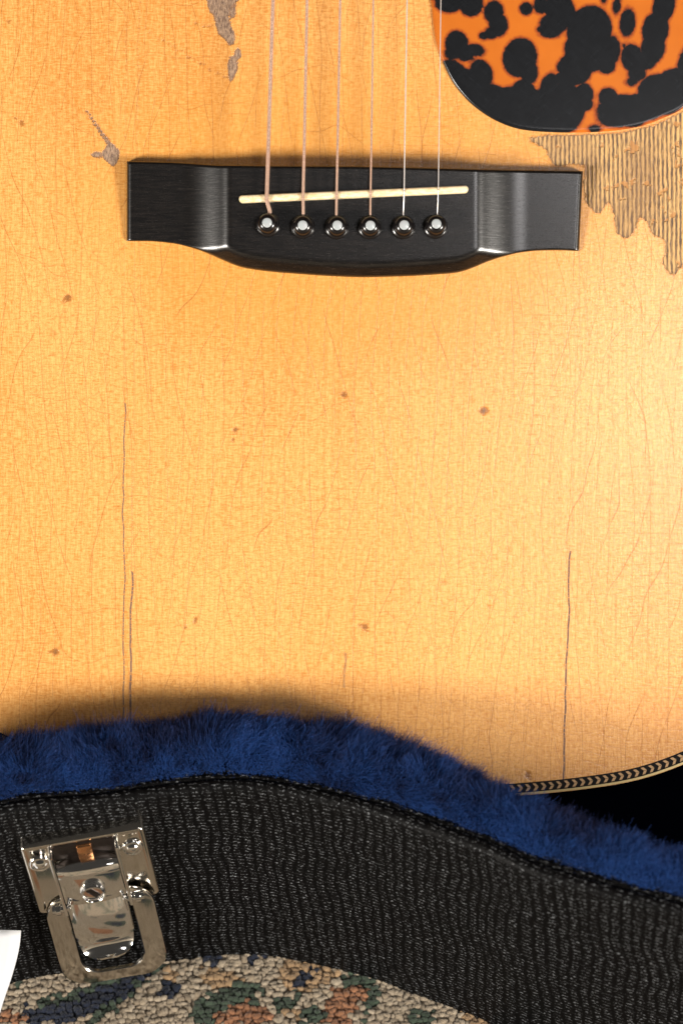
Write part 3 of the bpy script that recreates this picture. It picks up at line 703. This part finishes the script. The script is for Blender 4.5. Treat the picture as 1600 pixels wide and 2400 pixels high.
for i, a in enumerate(u):
    xt, xb_ = 297.8 + a*(1365 - 297.8), 297.5 + a*(1356 - 297.5)
    pt = np.array([xt, float(pchip(tx_, ty_, xt))]); pb = np.array([xb_, float(pchip(bx_, by_, xb_))])
    for j, b in enumerate(v):
        p = pt*(1-b) + pb*b; X = p[0]
        dl = max(0.0, (X - 428)/S); dr = max(0.0, (1238 - X)/S)
        hl = 3.5 + 6.0*(dl/16.0)**2.1 if dl < 40 else 30; hr = 3.5 + 6.0*(dr/18.0)**2.1 if dr < 40 else 30
        hh = smin(min(hl, 14), 8.6, 1.1); hh = smin(hh, smin(min(hr, 14), 8.6, 1.1), 0.2)
        hh -= 0.11*(p[1] - pt[1])/S - 1.3
        hb = 2.3 + 0.95*(pb[1] - p[1])/S
        hh = smin(hh, hb, 1.0)
        for dist, r in (((p[1]-pt[1])/S, 1.1), ((pb[1]-p[1])/S, 0.5), ((X-298)/S, 1.6), (((xt*(1-b)+xb_*b)*0 + (1365*(1-b)+1356*b) - X)/S, 1.6)):
            if dist < r: hh -= (r - math.sqrt(max(0, r*r - (r-dist)**2)))*0.9
        hh = max(hh, 0.4); q = px(p[0], p[1], hh); G[i, j] = (q[0], q[1], hh)
ring = [G[:, j] for j in range(NV)]
Vt = G.reshape(-1, 3); Ft = grid_faces(NU, NV, flip=True).tolist()
per = [i*NV for i in range(NU)] + [(NU-1)*NV + j for j in range(1, NV)] + [i*NV + NV-1 for i in range(NU-2, -1, -1)] + [j for j in range(NV-2, 0, -1)]
sk = Vt[per].copy(); sk[:, 2] = -0.05; b0 = len(Vt); Vt = np.vstack([Vt, sk]); npz = len(per)
Ft += [[per[i], b0 + i, b0 + (i+1) % npz, per[(i+1) % npz]] for i in range(npz)]
bo = link('bridge', mesh('bridge', gl(Vt), Ft, M_ebony, True), gt); autosmooth(bo, 55)
# saddle
sa, sb = px(560, 466, 11)[:2], px(1097, 442.5, 11)[:2]; e = sb - sa; Ls = np.linalg.norm(e); e /= Ls; nn = np.array([-e[1], e[0]])
def cap(half, ins): return np.array([(x, y) for x, y in rrect(0 + ins, Ls - ins, -half, half, half*0.98, 8)])
rings = [(1.25, 0, 7.5), (1.25, 0, 10.4), (1.12, 0.12, 10.9), (0.75, 0.4, 11.25), (0.3, 0.8, 11.38)]
RR = []
for hf, ins_, z in rings:
    q = cap(hf, ins_); RR.append(np.c_[sa[0] + q[:, 0]*e[0] + q[:, 1]*nn[0], sa[1] + q[:, 0]*e[1] + q[:, 1]*nn[1], np.full(len(q), z)])
Vs, Fs = loft(RR, cap1=True); link('saddle', mesh('saddle', gl(Vs), Fs, M_bone), gt)
# pins
pins = [(630.5, 526), (710, 527.5), (788, 531), (866, 531), (943.5, 532), (1020.5, 533)]
pv, pf = lathe([(3.95, 7.3), (3.95, 8.9), (3.8, 9.15), (3.45, 9.25), (3.15, 9.6), (3.1, 10.1), (3.35, 10.9), (3.5, 11.8), (3.4, 12.7), (3.0, 13.6), (2.35, 14.25), (1.6, 14.6)], 44)
pme = mesh('bridge_pin', pv/1000, pf, M_pin)
dv, df = lathe([(1.6, 14.4), (1.6, 14.62), (1.35, 14.74), (0.7, 14.8)], 28); dme = mesh('pearl_dot', dv/1000, df, M_pearl)
for k, (a, b) in enumerate(pins):
    o = link('bridge_pin', pme, gt); q = px(a, b, 9.0); o.location = gl([q[0], q[1], 0]); o.rotation_euler = (R_(random.uniform(-1, 2.5)), R_(random.uniform(-2.5, 1)), k)
    link('pearl_dot', dme, o)
# strings
STR = [((639.8, 0), (629, 340), (625, 466), (632, 494), 0.66), ((719.5, 0), (713, 340), (710, 462), (710.5, 497), 0.52), ((797, 0), (791, 340), (788.5, 459), (788, 500), 0.42),
       ((874.5, 0), (870, 340), (868, 455), (867.5, 500), 0.32), ((953.5, 0), (948, 340), (946.6, 449), (944.6, 500), 0.215), ((1032.6, 0), (1028, 340), (1026.5, 446), (1024, 503), 0.16)]
def tube(P, r, n=10):
    P = np.asarray(P); t = np.gradient(P, axis=0); t /= np.linalg.norm(t, axis=1)[:, None]
    a = np.linspace(0, 2*np.pi, n, endpoint=False); L = np.r_[0, np.cumsum(np.linalg.norm(np.diff(P, axis=0), axis=1))]; V, ST = [], []
    for p, d, l in zip(P, t, L):
        sx_ = np.cross(d, [0, 0, 1.0]); sx_ /= np.linalg.norm(sx_); sz_ = np.cross(sx_, d)
        for q in a: V.append(p + r*(math.cos(q)*sx_ + math.sin(q)*sz_)); ST.append((l, q, 0))
    return np.array(V), grid_faces(len(P), n).tolist() + [[r_*n + n-1, r_*n, (r_+1)*n, (r_+1)*n + n-1][::1] for r_ in range(len(P)-1)], ST
for p0, p1, p2, p3, r in STR:
    zt = 11.45 + r
    a = px(*p1, 12.2 + r*0.5); b = px(*p0, 12.2 + r*0.5); far_ = b + (b - a)/np.linalg.norm(b - a)*160
    P = [far_, b, a, px(p2[0]*0.93 + p1[0]*0.07, p2[1] - 9, zt + 0.05), px(p2[0], p2[1] - 3, zt), px(p2[0]*.95 + p3[0]*.05, p2[1] + 4, zt - 0.25), px(p2[0]*.5 + p3[0]*.5, (p2[1] + p3[1])/2 + 2, zt - 1.2), px(p3[0], p3[1], 9.3), px(p3[0], p3[1] + 9, 7.6)]
    Pc = np.vstack([np.linspace(P[0], P[2], 6), catmull(P[2:], 40)[1:]])
    Vv, Fv, ST = tube(Pc, r)
    # close the seam quads properly
    F2 = []; n = 10
    for k in range(len(Pc) - 1):
        for i in range(n): j = (i+1) % n; F2.append([k*n+i, k*n+j, (k+1)*n+j, (k+1)*n+i])
    link('string', mesh('string', gl(Vv), F2, M_bronze if r > 0.3 else M_steel, True, {'st': ST}), gt)
# pickguard
PGO = zc([(78, -30), (80, 40), (90, 150), (110, 270), (150, 380), (200, 480), (260, 560), (330, 630), (430, 700), (540, 750), (640, 773), (760, 783), (900, 786.5), (1050, 783), (1200, 770), (1330, 745), (1450, 700), (1568, 640), (1720, 500), (1830, 300), (1880, 60), (1850, -250), (1700, -560), (1400, -850), (1000, -1050), (600, -1100), (420, -900), (280, -620), (140, -300)])
po = catmull(PGO, 300, True)[::-1]; pc = np.array([1450.0, -100.0])
om = mm2(po); cm = mm2([pc])[0]; om = om if polysd(om[:1]*0 + cm, om)[0] < 0 else om
ar = 0.5*np.sum(om[:, 0]*np.roll(om[:, 1], -1) - np.roll(om[:, 0], -1)*om[:, 1])
if ar < 0: om = om[::-1]
rings = []; TH = 1.05
for t in np.r_[np.linspace(0.02, 1, 95)]: q = cm + (inset(om, 1.0) - cm)*t; rings.append(zr(q, TH))
rings += [zr(inset(om, 0.55), TH - 0.08), zr(inset(om, 0.2), TH - 0.32), zr(inset(om, 0.03), 0.45), zr(om, -0.02)]
Vp, Fp = loft(rings, cap0=True); Fp = [f[::-1] for f in Fp]
BL = [(180, 15, 90, 68, 0), (310, 25, 75, 80, 0), (60, -60, 60, 60, 0), (445, 75, 62, 72, 10), (472, 150, 60, 75, 0), (430, 200, 45, 38, 0), (385, 215, 30, 28, 0), (225, 265, 72, 85, 0), (335, 300, 62, 40, 10), (200, 320, 52, 40, 0), (275, 330, 60, 40, 0),
      (200, 420, 90, 62, 20), (370, 440, 70, 92, -20), (280, 520, 130, 110, 30), (430, 620, 150, 120, 30), (560, 640, 160, 130, 0), (700, 690, 200, 110, 0), (520, 720, 160, 60, 20), (840, 720, 120, 80, 0),
      (600, 345, 105, 122, 12), (650, 420, 58, 90, -10), (620, 540, 72, 70, 0), (640, 600, 90, 90, 0), (636, 55, 42, 42, 0), (722, 35, 45, 55, 0), (830, 50, 90, 90, 0), (880, 90, 55, 85, 0), (800, 145, 88, 68, 0), (722, 178, 28, 24, 0), (780, 195, 70, 38, 0),
      (1010, 190, 135, 160, 15), (1000, 310, 145, 120, 20), (925, 410, 105, 100, 30), (880, 470, 75, 62, 0), (1145, 300, 52, 92, 0), (1110, 390, 58, 55, 0), (855, 400, 42, 48, 0), (770, 510, 52, 82, 20), (745, 600, 75, 80, 0), (870, 585, 150, 85, 10), (985, 555, 52, 68, -20), (990, 620, 45, 45, 0), (890, 670, 95, 90, 0),
      (1172, 40, 28, 52, 5), (1236, 138, 50, 90, 5), (1095, -10, 22, 40, 0), (1450, 40, 68, 110, 15), (1400, 180, 82, 110, 10), (1385, 290, 75, 100, 15), (1345, 365, 65, 55, 0), (1265, 350, 70, 92, -15), (1292, 440, 58, 48, 0), (1262, 490, 40, 26, 0), (1215, 275, 14, 18, 0),
      (1400, 530, 110, 90, -20), (1500, 500, 110, 90, -30), (1590, 400, 65, 140, 10), (1480, 600, 130, 80, -25), (1200, 650, 155, 90, -5), (1120, 580, 60, 62, 0), (1170, 700, 120, 62, 0), (1320, 640, 150, 85, 0), (1260, 710, 90, 52, 0), (1042, 765, 42, 26, 0), (1660, 520, 120, 120, 0), (1760, 300, 90, 140, 20), (1650, 90, 50, 90, 20)]
for k in range(26): BL.append((rs.uniform(100, 1800), rs.uniform(-1000, -110), rs.uniform(60, 150), rs.uniform(60, 150), rs.uniform(0, 90)))
zxy = np.c_[(Vp[:, 0]*S + 800 - 980)/.3954, (1200 - Vp[:, 1]*S)/.3954]
bd = np.full(len(Vp), 1e3)
for cx, cy, rx, ry, ro in BL:
    c_, s_ = math.cos(R_(ro)), math.sin(R_(ro)); dx, dy = zxy[:, 0]-cx, zxy[:, 1]-cy
    xx, yy = dx*c_ + dy*s_, -dx*s_ + dy*c_
    bd = np.minimum(bd, (np.sqrt((xx/rx)**2 + (yy/ry)**2) - 1)*min(rx, ry))
link('pickguard', mesh('pickguard', gl(Vp), Fp, M_pg, True, {'blob': np.clip(bd*.3954/S, -6, 6)}), gt)
